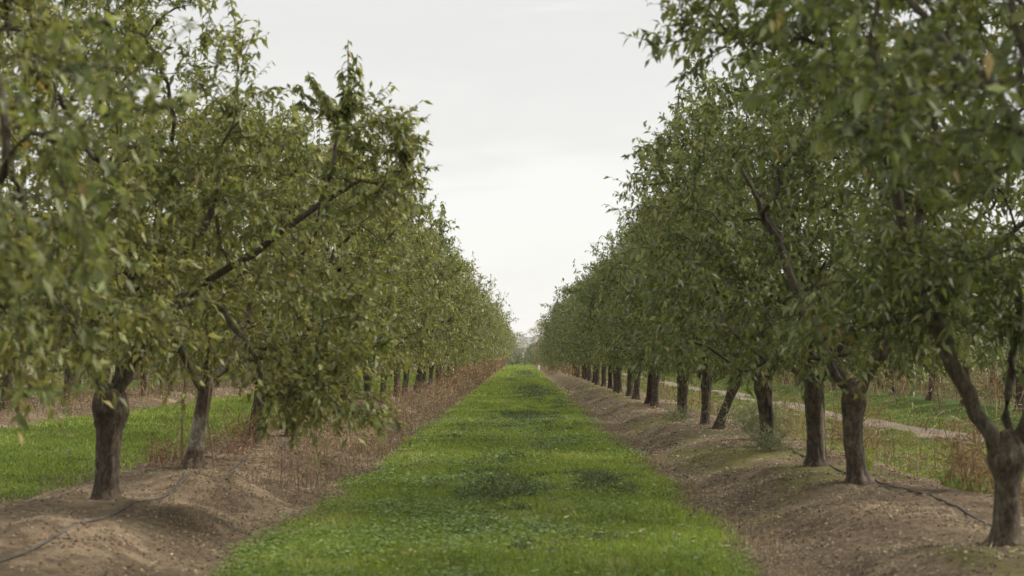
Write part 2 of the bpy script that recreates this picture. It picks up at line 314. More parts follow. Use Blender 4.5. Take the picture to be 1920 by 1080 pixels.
def skeleton(seed, fork=1.0, scaff=None, Rm=2.25, zmin=1.15, zmax=4.7, extra=(), n2=80, n3=370, shoots=14, lobe=.18, cx=0., cyy=0., extra3=(), plumes=()):
    rg = np.random.default_rng(seed)
    P = [np.array([0, 0, fork - .12])]; par = [-1]; lev = [0]; br = []
    def add_path(j, pts, level):
        idx = [j]
        for q in pts[1:]:
            P.append(np.array(q)); par.append(idx[-1]); lev.append(level); idx.append(len(P) - 1)
        br.append((level, idx)); return idx
    if scaff is None:
        k = rg.integers(3, 5); a0 = rg.random() * 6.28; scaff = []
        for i in range(k):
            az = a0 + i * 6.283 / k + rg.normal() * .25; r = rg.uniform(.8, 1.35); z = rg.uniform(2.5, 3.4)
            d = np.array([math.cos(az), math.sin(az), 0])
            b_ = d * r + np.array([0, 0, z]); a_ = P[0]
            scaff.append(bez(a_, a_ + d * .35 + [0, 0, .35], b_ - d * .25 - [0, 0, .7], b_, 12))
    else:
        ss = []
        for q in scaff:
            q = np.array([P[0]] + [list(v) for v in q], float); t = np.linspace(0, len(q) - 1, 13); i0 = np.minimum(t.astype(int), len(q) - 2); f = (t - i0)[:, None]
            qq = q[i0] * (1 - f) + q[i0 + 1] * f; qq[1:-1] = (qq[:-2] + 2 * qq[1:-1] + qq[2:]) / 4; ss.append(qq)
        scaff = ss
    for pts in scaff:
        pts = pts + np.vstack([np.zeros(3), rg.normal(size=(len(pts) - 1, 3)) * .025]); add_path(0, pts, 1)
    ph = rg.random(6) * 6.28
    def envR(z, az):
        t = (z - zmin) / (zmax - zmin)
        prof = np.where(t < .38, .80 + .20 * np.sin(t / .38 * 1.57), np.sqrt(np.clip(1 - ((t - .38) / .66) ** 2, .02, 1)))
        return Rm * prof * (1 + lobe * np.sin(2 * az + ph[0]) * .5 + lobe * np.sin(3 * az + ph[1] + z) + lobe * .8 * np.sin(5 * az + ph[2] + 2.2 * z))
    def targets(nn, lo, hi):
        z = zmin + (zmax - zmin) * rg.random(nn) ** .9; az = rg.random(nn) * 6.283; r = envR(z, az) * (lo + (hi - lo) * rg.random(nn) ** .6)
        return np.stack([cx + r * np.cos(az), cyy + r * np.sin(az), z], 1)
    T2 = targets(n2, .62, 1.0)
    if len(extra): T2 = np.concatenate([T2, np.array(extra, float)])
    T2 = T2[np.argsort(np.linalg.norm(T2 - [0, 0, fork], axis=1))]
    def attach(T, level, maxlev, pen):
        A = np.array(P); L_ = np.array(lev); ok = np.where((L_ <= maxlev) & (L_ >= 1))[0]
        d = np.linalg.norm(A[ok] - T, axis=1); rr = np.linalg.norm(A[ok] - [0, 0, fork], axis=1); rt = np.linalg.norm(T - np.array([0, 0, fork]))
        cost = d + pen * rr + np.where(rr > rt, 1.0, 0)
        j = ok[np.argmin(cost)]; a_ = P[j]; D = np.linalg.norm(T - a_)
        if D < .12: return
        pd = unit(P[j] - P[par[j]]) if par[j] >= 0 else np.array([0, 0, 1.0])
        dr = (T - a_) / D
        c1_ = a_ + unit(pd * .5 + dr) * D * .35
        up = np.array([0, 0, .18 if T[2] > 2.2 else .22]) * D
        c2_ = T - dr * D * .3 + up
        k = max(4, int(D / .16) + 2)
        pts = bez(a_, c1_, c2_, T, k); pts[1:-1] += rg.normal(size=(k - 2, 3)) * .018 * D ** .5
        add_path(j, pts, level)
    for T in T2: attach(T, 2, 2, .25)
    T3 = targets(n3, .35, 1.06)
    for x0, x1, y0, y1, z0, z1, q in extra3: T3 = np.concatenate([T3, rg.uniform((x0, y0, z0), (x1, y1, z1), (q, 3))])
    for T in T3: attach(T, 3, 3, .05)
    for x0, y0, z0, ln in plumes:
        j = int(np.argmin(np.linalg.norm(np.array(P) - [x0, y0, z0], axis=1)))
        for q in range(6):
            tip = np.array([x0 + rg.normal() * (.03 + .035 * q), y0 + rg.normal() * (.04 + .03 * q), z0 + ln * (1, .85, .7, .6, .5, .4)[q]])
            add_path(j, bez(P[j], P[j] + [0, 0, ln * .3], tip - [0, 0, ln * .3], tip, 8), 4)
    # upright shoots
    A = np.array(P); L_ = np.array(lev); top = np.where((L_ >= 2) & (A[:, 2] > zmax - .28 * (zmax - zmin)))[0]
    for _ in range(shoots):
        j = rg.choice(top); ln = rg.uniform(.5, 1.3); a_ = P[j]; tip = a_ + np.array([rg.normal() * .12, rg.normal() * .12, 1.0]) * ln
        add_path(j, bez(a_, a_ + [0, 0, ln * .3], tip - [0, 0, ln * .3], tip, 7), 4)
    P = np.array(P); par = np.array(par); lev = np.array(lev)
    # pipe radii
    ar = np.full(len(P), .0); tipr = .0036
    kids = np.zeros(len(P), int); np.add.at(kids, par[1:], 1)
    ar[kids == 0] = tipr ** 2.25
    for i in range(len(P) - 1, 0, -1): ar[par[i]] += ar[i]
    rad = ar ** (1 / 2.25)
    sc_ = .064 / max(np.sort([rad[b[1][1]] for b in br if b[0] == 1])[-1], 1e-6)
    rad = np.where(rad > .006, .006 + (rad - .006) * sc_, rad)
    return dict(P=P, par=par, lev=lev, br=br, rad=rad, rg=rg, fork=fork, zmin=zmin, zmax=zmax)

def tree_meshes(name, sk, leafm, dens=1.0, lsize=.094, full=True, twig=True, minlev=4, sides=(9, 6, 4, 4)):
    rg = sk['rg']; P, lev, par, rad = sk['P'], sk['lev'], sk['par'], sk['rad']
    groups = {}
    paths, radii, Vs, Fs, off = [], [], [], [], 0
    for s_ in sorted(set(sides)):
        pp, rr = [], []
        for lv, idx in sk['br']:
            if sides[lv - 1] != s_ or lv > minlev: continue
            r = rad[idx].copy(); r[0] = r[1] if lv > 1 else r[1] * 1.08
            pp.append(P[idx]); rr.append(r)
        if pp:
            V, F_ = tubes(pp, rr, s_); Vs.append(V); Fs.append(F_ + off); off += len(V)
    # twigs
    cand = np.where((lev >= 3) | ((lev == 2) & (rad < .02)))[0]
    sh = cand[lev[cand] == 4]; cand = cand[lev[cand] < 4]
    d0 = P[cand] - P[par[cand]]; d0 = unit(d0)
    rep = 2; cand2 = np.repeat(cand, rep); d0 = np.repeat(d0, rep, 0); keep = rg.random(len(cand2)) < .72; cand2 = cand2[keep]; d0 = d0[keep]
    n_ = len(cand2); B = P[cand2]; outw = B - np.array([0, 0, 2.4]); outw = unit(outw * [1, 1, .7])
    hrel = np.clip((B[:, 2] - sk['zmin']) / (sk['zmax'] - sk['zmin']), 0, 1)[:, None]
    T = unit(d0 * .7 + outw * .45 + rg.normal(size=(n_, 3)) * .6 + np.array([0, 0, 1.0]) * (-.2 + .8 * hrel))
    ln = rg.uniform(.14, .42, n_)
    E = B + T * ln[:, None] - np.array([0, 0, 1.0]) * (ln ** 2)[:, None] * .3 * (1 - hrel * .6)
    Mid = (B + E) / 2 + np.array([0, 0, .04]) * ln[:, None]
    if twig:
        th = np.arange(3) * 2.094; ref = np.cross(T, [0, 0, 1.0]) + 1e-3; a = unit(ref); b = np.cross(T, a)
        rings = []
        for Q, r in ((B, .0035), (Mid, .0026), (E, .0013)):
            rings.append(Q[:, None] + (a[:, None] * np.cos(th)[None, :, None] + b[:, None] * np.sin(th)[None, :, None]) * r)
        V = np.stack(rings, 1).reshape(-1, 3); q = np.arange(n_)[:, None, None] * 9 + np.arange(2)[None, :, None] * 3; j = np.arange(3)[None, None, :]; j2 = (j + 1) % 3
        F_ = np.stack([q + j, q + j2, q + 3 + j2, q + 3 + j], -1).reshape(-1, 4); Vs.append(V); Fs.append(F_ + off); off += len(V)
    limbs = mesh_np(name + '_limbs', np.concatenate(Vs), np.concatenate(Fs), M['limb'], True)
    # leaves along twigs
    per = 13; t = np.tile(np.linspace(.08, 1.0, per), n_); k = np.repeat(np.arange(n_), per)
    pk = rg.random(len(t)) < .80 * dens
    t, k = t[pk], k[pk]; t_ = t[:, None]
    LP = (1 - t_) ** 2 * B[k] + 2 * t_ * (1 - t_) * Mid[k] + t_ ** 2 * E[k]
    rv = rg.normal(size=(len(t), 3)); LD = unit(T[k] * .55 + unit(rv) * 1.0 + np.array([0, 0, -.38]))
    # leaves along shoots (hang down)
    if len(sh):
        ks = np.repeat(sh, 11); ts = rg.random(len(ks))[:, None]; pk = rg.random(len(ks)) < dens; ks, ts = ks[pk], ts[pk]
        SP = P[ks] * (1 - ts) + P[par[ks]] * ts; az = rg.random(len(ks)) * 6.283
        SD = unit(np.stack([np.cos(az) * .75, np.sin(az) * .75, rg.normal(size=len(ks)) * .35 - .55], 1))
        LP = np.concatenate([LP, SP]); LD = np.concatenate([LD, SD])
    n_ = len(LP); LS = rg.normal(size=(n_, 3)) * .6 + np.cross(LD, [0, 0, 1.0])
    L = lsize * rg.uniform(.55, 1.25, n_); W = L * rg.uniform(.34, .50, n_)
    # clump tint: noise over space
    tint = .5 + .45 * fbm(LP[:, 0] * 1.7 + LP[:, 2] * 1.3, LP[:, 1] * 1.7 - LP[:, 2] * .9, int(sk['fork'] * 100) % 7)
    rn = np.stack([np.clip(tint * .55 + rg.random(n_) * .5 - .03, 0, 1), rg.random(n_), rg.random(n_)], 1)
    rn[rg.random(n_) < .006, 0] = .98
    V, F_, rr = leaves(LP, LD, LS, L, W, bend=.16, fold=.18, full=full, rnd=rn)
    crown = mesh_np(name + '_crown', V, F_, leafm, False, {'rnd': rr})
    return limbs, crown, n_

def trunk_mesh(name, seed, h, lx=0, ly=0, r0=.115, r1=.12, knob=.035, mat='bark', curve=.0, fine=True, flare=.065):
    rg = np.random.default_rng(seed); k = 30 if fine else 9; s_ = 26 if fine else 9
    t = np.linspace(0, 1, k); z = -.12 + (h + .12) * t; zz = np.clip(z / h, 0, 1)
    cxx = lx * zz + curve * np.sin(zz * 3.14); cyy = ly * zz
    th = np.linspace(0, 2 * np.pi, s_, endpoint=False)
    r = r0 + (r1 - r0) * zz + flare * np.exp(-np.clip(z, 0, 9) / .10) + knob * np.exp(-((z - h * .84) / (.11)) ** 2)
    ph = rg.random(4) * 6.28
    Rr = r[:, None] * (1 + .07 * np.sin(3 * th[None] + ph[0] + 1.5 * z[:, None]) + .05 * np.sin(5 * th[None] + ph[1] - 2.5 * z[:, None]) + .045 * np.sin(8 * th[None] + ph[2] + 4 * z[:, None]))
    if fine: Rr *= 1 + .07 * vnoise(th[None] * 3 + 0 * z[:, None], z[:, None] * 14, seed % 50) + .06 * vnoise(th[None] * 1.5 + 0 * z[:, None], z[:, None] * 5, seed % 50 + 1)
    V = np.stack([cxx[:, None] + Rr * np.cos(th), cyy[:, None] + Rr * np.sin(th), np.repeat(z[:, None], s_, 1)], -1).reshape(-1, 3)
    # domed cap
    caps = []
    for q, (f, dz) in enumerate(((.75, .05), (.4, .085), (.05, .1))):
        caps.append(np.stack([cxx[-1] + Rr[-1] * f * np.cos(th), cyy[-1] + Rr[-1] * f * np.sin(th), np.full(s_, h + dz)], -1))
    V = np.concatenate([V] + caps); kk = k + 3
    ii, jj = np.meshgrid(np.arange(kk - 1), np.arange(s_), indexing='ij'); j2 = (jj + 1) % s_
    F_ = np.stack([ii * s_ + jj, ii * s_ + j2, (ii + 1) * s_ + j2, (ii + 1) * s_ + jj], -1).reshape(-1, 4)
    return mesh_np(name, V, F_, M[mat], True)

# unique and shared crowns (fork height baked in)
CR = {}
def crown(key, leafm='leaf_left', lod='HD', **kw):
    sk = skeleton(**kw)
    if lod == 'HD': a = tree_meshes(key, sk, M[leafm])
    elif lod == 'MD': a = tree_meshes(key, sk, M[leafm], dens=.5, lsize=.112, full=False, sides=(6, 4, 3, 3))
    else: a = tree_meshes(key, sk, M[leafm], dens=.32, lsize=.145, full=False, twig=False, minlev=3, sides=(5, 3, 3, 3))
    CR[key] = (a[0], a[1], sk['fork']); print(key, 'leaves', a[2])
# the big left tree: its limbs as they run in the photo
crown('L15', seed=5, fork=1.0, scaff=[[(.16, .0, 1.2), (.38, -.05, 1.6), (.95, -.1, 2.1), (1.45, -.1, 2.4), (2.35, -.1, 3.0)],
      [(.10, .1, 1.25), (.45, .3, 2.0), (.75, .45, 2.6), (1.1, .5, 3.3)], [(-.15, -.1, 1.4), (-.1, -.3, 2.2), (.1, -.5, 3.3)], [(-.3, .2, 1.45), (-1.0, .3, 2.3), (-1.4, .3, 3.2)]],
      Rm=2.1, cx=-.78, zmin=1.55, zmax=5.15, extra=[(2.75, -.1, 3.1), (2.8, 0, 3.3), (2.7, -.3, 2.9), (2.6, .2, 3.35), (2.3, 0, 3.7), (2.8, .3, 2.7), (1.9, -.6, .95), (2.2, -.4, .9), (1.6, -.8, 1.0), (2.0, -.9, 1.2), (1.35, -.5, 4.2)], extra3=[(1.6, 2.6, -1.3, .1, .80, 2.1, 95), (.2, 2.0, -1.0, -.25, 1.9, 3.3, 60), (2.0, 2.8, -.4, .4, 2.7, 3.6, 40), (-.2, 1.4, -1.6, -.7, 1.35, 2.2, 30)], plumes=[(2.25, -.2, 3.45, .85), (2.65, -.1, 3.2, .5), (1.85, .1, 3.6, .45)], shoots=16, n2=95, n3=520)
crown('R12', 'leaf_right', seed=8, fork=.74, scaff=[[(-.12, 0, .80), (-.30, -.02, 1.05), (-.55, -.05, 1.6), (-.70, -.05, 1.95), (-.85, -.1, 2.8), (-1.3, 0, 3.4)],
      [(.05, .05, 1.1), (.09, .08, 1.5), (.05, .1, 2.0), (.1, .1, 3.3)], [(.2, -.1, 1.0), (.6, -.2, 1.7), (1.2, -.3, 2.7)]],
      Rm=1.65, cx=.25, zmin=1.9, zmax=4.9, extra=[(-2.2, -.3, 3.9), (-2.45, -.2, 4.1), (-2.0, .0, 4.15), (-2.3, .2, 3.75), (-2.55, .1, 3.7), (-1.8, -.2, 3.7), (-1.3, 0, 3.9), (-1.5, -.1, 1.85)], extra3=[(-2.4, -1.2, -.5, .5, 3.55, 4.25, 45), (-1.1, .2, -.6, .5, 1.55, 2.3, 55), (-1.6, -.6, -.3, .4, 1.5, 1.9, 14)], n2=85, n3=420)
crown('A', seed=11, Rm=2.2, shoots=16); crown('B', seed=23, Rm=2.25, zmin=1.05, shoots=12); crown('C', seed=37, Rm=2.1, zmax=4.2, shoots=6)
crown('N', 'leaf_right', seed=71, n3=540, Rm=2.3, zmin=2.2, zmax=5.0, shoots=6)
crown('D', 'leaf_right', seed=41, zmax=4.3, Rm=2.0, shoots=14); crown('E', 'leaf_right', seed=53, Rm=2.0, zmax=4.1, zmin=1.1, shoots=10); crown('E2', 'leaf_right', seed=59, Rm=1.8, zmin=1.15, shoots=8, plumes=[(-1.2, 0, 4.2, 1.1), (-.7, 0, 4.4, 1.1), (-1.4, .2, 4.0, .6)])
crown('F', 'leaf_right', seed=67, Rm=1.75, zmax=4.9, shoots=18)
for i_, k in enumerate('GHI'):
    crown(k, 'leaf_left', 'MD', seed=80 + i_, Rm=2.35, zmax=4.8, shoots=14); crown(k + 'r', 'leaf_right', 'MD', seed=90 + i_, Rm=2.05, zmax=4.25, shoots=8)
for i_, k in enumerate('JKL'):
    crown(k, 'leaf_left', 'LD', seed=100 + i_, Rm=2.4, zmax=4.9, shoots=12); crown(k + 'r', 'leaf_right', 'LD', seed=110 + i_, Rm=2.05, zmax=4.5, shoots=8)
crown('pale', 'leaf_pale', 'LD', seed=131, Rm=2.6, zmax=5.5, n3=300, shoots=10)
for i_, k in enumerate('PQ'):
    crown(k, 'leaf_left' if k == 'P' else 'leaf_right', 'MD', seed=140 + i_, fork=.4, Rm=2.3, zmin=.3, zmax=4.3, n3=520, shoots=8)
crown('palebush', 'leaf_pale', 'MD', seed=150, fork=.5, Rm=2.6, zmin=.5, zmax=5.2, n3=420, shoots=10)
TRK = [trunk_mesh('trunk_shared', 200 + i, 1.0, (i - 1.5) * .05, .03, .10 + .008 * (i % 3), .105, .02, fine=False) for i in range(5)]

rnd = random.Random(4)
def tree(x, y, key, label, group=None, th=None, lx=0, ly=0, rot=None, scale=1.0, trunk=None, cs=1.0, **tk):
    ox = x; z = h1(x, y)
    root = bpy.data.objects.new('almond_tree', None); COL.objects.link(root); root.location = (x, y, z); root.empty_display_size = .3
    root.scale = (scale,) * 3
    tag(root, label, 'tree', group)
    limbs, cro, fork = CR[key]
    if th is None: th = fork
    if trunk is None: tm = trunk_mesh('trunk', int(x * 7 + y * 13) + 1000, th, lx, ly, **tk)
    else: tm = trunk; lx = ly = 0
    link('trunk', tm, root)
    if rot is None: rot = rnd.random() * 6.28
    for nm, me in (('limbs', limbs), ('crown', cro)): link(nm, me, root, (lx, ly, th - fork), rot, cs)
    return root
LR, RR = 'almond trees of the left row', 'almond trees of the right row'
tree(-4.25, 6.4, 'B', 'near blurred almond tree at the left edge, only its outer leaves in frame', LR, rot=2.0, cs=.92)
tree(-4.65, 10.7, 'A', 'blurred almond tree at the left edge just before the thick forked trunk', LR, rot=.4, cs=.9)
tree(-3.86, 15.0, 'L15', 'large almond tree with thick rough forked trunk, long limb reaching over the alley', LR, rot=0.001, lx=.02, r0=.098, r1=.135, knob=.04)
WT = tree(-3.95, 19.3, 'C', 'almond tree with pale painted lower trunk tied between thin stakes', LR, rot=1.1, lx=.17, mat='bark_paint', r0=.09, r1=.085, knob=.0)
tree(-3.87, 23.1, 'B', 'almond tree with slim brown trunk leaning right, next past the pale painted trunk', LR, rot=4.1, lx=.16, r0=.085, r1=.08, knob=.01)
tree(-3.85, 27.0, 'A', 'almond tree behind the low hanging leaves, second past the pale painted trunk', LR, rot=3.0, r0=.09, r1=.09)
OR = ['first', 'second', 'third', 'fourth', 'fifth', 'sixth', 'seventh', 'eighth', 'ninth', 'tenth', 'eleventh', 'twelfth', 'thirteenth', 'fourteenth', 'fifteenth']
lz = [31, 35, 40, 45.3, 49.6, 53.8, 57.8, 61.2, 65, 69, 73.2, 77.3, 81.5, 85.6, 89.8]
for i, z in enumerate(lz):
    far = z > 60
    key = ('C', 'A', 'B')[i % 3] if z < 44 else 'GHI'[i % 3]
    lab = {3: 'almond tree with straight grey trunk, first right of the hanging leaves, left row', 4: 'almond tree with straight trunk, second bare trunk right of the hanging leaves',
           6: 'almond tree with trunk leaning right among straight ones, left row'}.get(i, f'almond tree in the left row, {OR[i]} past the second trunk behind the pale painted one')
    tree(-3.85 + rnd.uniform(-.08, .08), z, key, lab, LR, rot=rnd.random() * 6.28, scale=rnd.uniform(.90, 1.10), lx=(.22 if i == 6 else rnd.uniform(-.05, .1)), r0=.088, r1=.09, knob=.015, mat='bark_dark' if i == 7 else 'bark')
z = 94.0; i = 0
while z < 236:
    tree(-3.85 + rnd.uniform(-.12, .12), z, 'JKL'[i % 3], 'small distant almond tree merging into the far end of the left row', 'distant almond trees of the left row', rot=rnd.random() * 6.28, trunk=TRK[i % 5], scale=rnd.uniform(.95, 1.12))
    z += rnd.uniform(3.9, 4.4); i += 1
# right row
tree(3.75, 7.4, 'N', 'near blurred dark almond tree at the top right edge, trunk out of frame', RR, rot=.7, scale=1.0)
tree(3.56, 11.8, 'R12', 'almond tree with swollen knob under a wide fork, front right beside the black pipe', RR, rot=0.001, lx=.02, ly=0, r0=.077, r1=.095, knob=.05, mat='bark')
tree(3.56, 16.85, 'D', 'almond tree with dark trunk bent slightly left, next behind the knobbed forked trunk', RR, rot=2.0, lx=-.05, curve=-.05, r0=.092, r1=.105, knob=.02)
tree(3.56, 19.3, 'F', 'almond tree with straight trunk and peeling pale bark strip on its right side', RR, rot=5.2, lx=-.03, r0=.105, r1=.108, knob=.01)
tree(3.56, 23.2, 'E2', 'almond tree with dark hollow scar halfway up a slightly twisted trunk', RR, rot=.001, lx=-.06, curve=.03, r0=.09, r1=.11, knob=.02, mat='bark')
tree(3.50, 28.4, 'D', 'almond tree with blackish trunk leaning strongly to the right', RR, rot=.9, th=1.05, lx=.42, r0=.075, r1=.09, knob=0, mat='bark_dark', curve=-.02)
rz = [31.0, 35.5, 41.8, 44.0, 48.5, 52.2, 56.6, 59.8, 64, 68, 72.5, 75.3, 78, 82.5, 87]
for i, z in enumerate(rz):
    key = ('F', 'E', 'D')[i % 3] if z < 47 else 'GHI'[i % 3] + 'r'
    lab = {0: 'almond tree with pale upright trunk just left of the blackish leaning one', 1: 'almond tree with dark trunk widening upward, second left of the blackish leaning one',
           2: 'almond tree with slim pale grey trunk standing close to a darker one, right row'}.get(i, f'almond tree in the right row, {OR[i]} trunk beyond the blackish leaning one')
    tree(3.56 + rnd.uniform(-.06, .06), z, key, lab, RR, rot=rnd.random() * 6.28, scale=rnd.uniform(.88, 1.07), lx=rnd.uniform(-.08, .08), r0=.088, r1=.092 + .03 * (i == 1), knob=.015, mat='bark_dark' if i in (3, 8) else 'bark')
z = 91.0; i = 0
while z < 104:
    tree(3.55 + rnd.uniform(-.12, .12), z, 'JKL'[i % 3] + 'r', 'small distant almond tree merging into the far end of the right row', 'distant almond trees of the right row', rot=rnd.random() * 6.28, trunk=TRK[i % 5], scale=rnd.uniform(.92, 1.08))
    z += rnd.uniform(3.9, 4.4); i += 1
# rows beyond, seen under and through the crowns
for xc, y0, y1, k2, where in ((-12.3, 30, 190, '', 'second row out on the left, across the side alley'), (12.2, 31, 190, 'r', 'second row out on the right, past the dirt track'),
                             (-20.4, 56, 200, '', 'third row out on the left, deep behind the others'), (20.2, 56, 200, 'r', 'third row out on the right, deep behind the others')):
    z = y0; i = 0
    while z < y1:
        key = ('GHI' if z < 70 and abs(xc) < 14 else 'JKL')[i % 3] + k2
        tree(xc + rnd.uniform(-.15, .15), z, key, 'almond tree in the ' + where, 'almond trees of the ' + where.split(',')[0], rot=rnd.random() * 6.28, trunk=TRK[i % 5], scale=rnd.uniform(.95, 1.08))
        z += rnd.uniform(4.0, 4.6); i += 1
# trees closing the far end of the alley
for i, (x, y, k, s_, lab) in enumerate([(-3.0, 247, 'P', .85, 'olive tree at the far end of the alley, just where the left row stops'), (-1.1, 244, 'Q', .62, 'low olive bush tree closing the grass strip, below the distant hill'),
      (.7, 243, 'P', .62, 'low olive tree closing the end of the grass strip, right of the hill'), (2.3, 239, 'Q', .74, 'olive green tree at the end of the grass strip, behind the white post'), (4.3, 226, 'P', .76, 'mid green tree where the right row thins out, just beyond the white post'),
      (4.3, 210, 'Q', .74, 'dark green tree on the right at the far end, just before the white post trees'), (4.2, 196, 'P', .70, 'rounded olive tree at the thinning far end of the right row'), (4.1, 181, 'Q', .70, 'dark rounded tree in the lower far part of the right row'), (4.0, 167, 'P', .70, 'third short tree after the tall trees of the right row end'),
      (3.9, 154, 'Q', .72, 'second short tree after the tall trees of the right row end'), (3.8, 141, 'P', .74, 'first short bushy tree where the tall right row drops lower'), (3.8, 130, 'Q', .80, 'dark bushy tree beside the last tall tree of the right row'), (3.7, 119, 'Lr', .86, 'next to last dark tree where the right row starts to drop'), (3.7, 110.5, 'Kr', .93, 'last tall dark tree of the right row'),
      (4.3, 258, 'palebush', 1.28, 'pale yellowish autumn tree rising behind the far end of the alley'), (6.6, 262, 'palebush', 1.1, 'second pale yellowish tree behind the far end, half hidden by the right row'), (2.9, 262, 'P', .75, 'hazy olive tree between the hill and the pale yellowish tree'), (-4.6, 262, 'Q', 1.0, 'hazy olive tree behind the end of the left row')]):
    tree(x, y, k, lab, 'trees closing the far end of the alley', scale=s_, r0=.10, r1=.08, knob=0, fine=False)

def patch(name, root, mat, cx_, z0, z1, r_, w_, ang, seed, proud=.004):
    """irregular raised or sunk patch of bark following the trunk's face"""
    rg_ = np.random.default_rng(seed); k, s_ = 18, 9; V = []
    for i in range(k):
        t = i / (k - 1); z = z0 + (z1 - z0) * t; hw = w_ * math.sin(t * math.pi) ** .5 * rg_.uniform(.6, 1.1)
        for j in range(s_):
            u = j / (s_ - 1) * 2 - 1; a = ang + u * hw / r_; rr = r_ + proud + .012 * (1 - u * u) * min(1, 6 * t, 6 * (1 - t)) - .02 * (abs(u) > .9)
            V.append((cx_(z) + rr * math.cos(a), rr * math.sin(a), z))
    F_ = [(i * s_ + j, i * s_ + j + 1, (i + 1) * s_ + j + 1, (i + 1) * s_ + j) for i in range(k - 1) for j in range(s_ - 1)]
    return link(name, mesh_np(name, np.array(V), np.array(F_), M[mat], True), root)
M['scar'] = plainmat('hollow_scar', (.018, .014, .011), .95, .4, 30)
M['peel'] = plainmat('peeled_bark', (.27, .22, .17), .85, .35, 40)
byl = {o_['label']: o_ for o_ in COL.objects if 'label' in o_.keys()}
def find(t): return next(o_ for l_, o_ in byl.items() if t in l_)
patch('bark_hollow', find('dark hollow scar'), 'scar', lambda z: -.06 * z + .03 * math.sin(z * 3.14), .18, .62, .105, .045, R(-62), 3, .006)
patch('bark_hollow', find('dark hollow scar'), 'scar', lambda z: -.06 * z + .03 * math.sin(z * 3.14), .55, .72, .108, .03, R(-85), 4, .008)
patch('peeled_bark', find('peeling pale bark strip'), 'peel', lambda z: -.03 * z, .02, .78, .118, .040, R(-52), 5, .002)
nearA = find('just before the thick forked trunk')
V_, F2_ = tubes([[(.25, 0, 3.0), (.7, -.05, 3.42), (1.3, -.1, 3.60), (1.72, -.1, 3.59), (1.95, -.12, 3.60)], [(1.0, -.1, 3.55), (1.4, -.3, 3.52), (1.7, -.35, 3.47)]], [[.04, .034, .028, .03, .018], [.018, .014, .006]], 8)
link('bare_branch', mesh_np('bare_branch', V_, F2_, M['limb'], True), nearA)
# stakes and suckers on the painted tree
def bars(name, segs, mat, label, cat, parent=None, sides=6):
    V, F_ = tubes([s[0] for s in segs], [s[1] for s in segs], sides)
    o = link(name, mesh_np(name, V, F_, M[mat], True), parent)
    if parent is None: tag(o, label, cat)
    return o
zb = h1(-3.95, 19.3)
bars('stake', [([(-4.06, 19.22, h1(-4.06, 19.2) - .1), (-4.05, 19.2, zb + .6), (-4.0, 19.2, zb + 1.35)], [.014, .013, .012])], 'stake', 'thin yellowish stake left of the pale painted trunk', 'stake')
bars('stake', [([(-3.62, 19.12, h1(-3.62, 19.12) - .1), (-3.74, 19.15, zb + .6), (-3.70, 19.15, zb + 1.2)], [.011, .012, .010])], 'stake', 'thin brown stick right of the pale painted trunk', 'stake')

# ------------------------------------------------------------------ irrigation pipes
def pipe(xf, y0, y1, label, r=.011):
    y = np.arange(y0, y1, .12); x = np.array([xf(v) for v in y]); z = H(x, y); k5 = lambda q: np.convolve(np.pad(q, 4, 'edge'), np.ones(9) / 9, 'valid'); z = np.maximum(z, k5(z)); z = np.maximum(z - .004, k5(z)) + r * .55
    V, F_ = tubes([np.stack([x, y, z], 1)], [np.full(len(y), r)], 8)
    tag(link('drip_pipe', mesh_np('drip_pipe', V, F_, M['pipe'], True)), label, 'irrigation pipe')
pipe(lambda v: -3.45 + .03 * math.sin(v * .45 + 2) + .012 * math.sin(v * 1.7), 6, 32, 'grey drip irrigation pipe lying along the left berm beside the trunks', .0105)
pipe(lambda v: 3.74 + .03 * math.sin(v * .5 + 1) + .01 * math.sin(v * 1.9), 6, 26, 'black drip irrigation pipe lying along the right berm behind the trunks', .010)

# ------------------------------------------------------------------ ground cover
rg = np.random.default_rng(77)
def scatter(n_, x0, x1, y0, y1):
    return rg.uniform(x0, x1, n_), rg.uniform(y0, y1, n_)
def blades(x, y, hgt, wid, lean=.45, dz=0, rndv=None):
    n_ = len(x); P = np.stack([x, y, H(x, y) - .01 + dz], 1)
    D = unit(np.stack([rg.normal(size=n_) * lean, rg.normal(size=n_) * lean, np.ones(n_)], 1)); S = rg.normal(size=(n_, 3)) * [1, 1, .1]
    if rndv is None: rndv = rg.random((n_, 3))
    return leaves(P, D, S, hgt, wid, bend=.2, fold=.1, full=False, rnd=rndv, wpos=.4)
def join(parts):
    Vs, Fs, As, off = [], [], [], 0
    for V, F_, A in parts: Vs.append(V); Fs.append(F_ + off); As.append(A); off += len(V)
    return np.concatenate(Vs), np.concatenate(Fs), np.concatenate(As)
def stuff(name, parts, mat, label, cat):
    V, F_, A = join(parts); o = link(name, mesh_np(name, V, F_, M[mat], False, {'rnd': A})); tag(o, label, cat, kind='stuff'); print(name, len(F_)); return o
def dark(x, y):
    """patches of taller dark weeds down the alley"""
    d = np.full(np.shape(x), -1.0)
    for cx_, cy_, rx, ry, s_ in ((-.25, 19.3, .75, 3.0, 1), (.95, 19.8, .55, 1.5, .95), (.25, 40, .85, 6.5, 1), (.6, 70, .9, 15, 1), (-.2, 24.5, .4, 2.0, .6), (.35, 135, 1.0, 28, .9), (.3, 14.2, .5, 1.1, .5), (-.5, 102, .5, 8, .6), (.4, 27.5, .3, 2.0, .5), (-1.1, 33, .35, 3, .4), (1.3, 52, .3, 5, .4)):
        q = s_ * (1.15 - np.sqrt(((x - cx_) / rx) ** 2 + ((y - cy_) / ry) ** 2)); d = np.maximum(d, q)
    return np.clip(d * .85 + .9 * fbm(x * 3.1, y * 1.4, 71), 0, 1)
G, BW, DW, ST = [], [], [], []
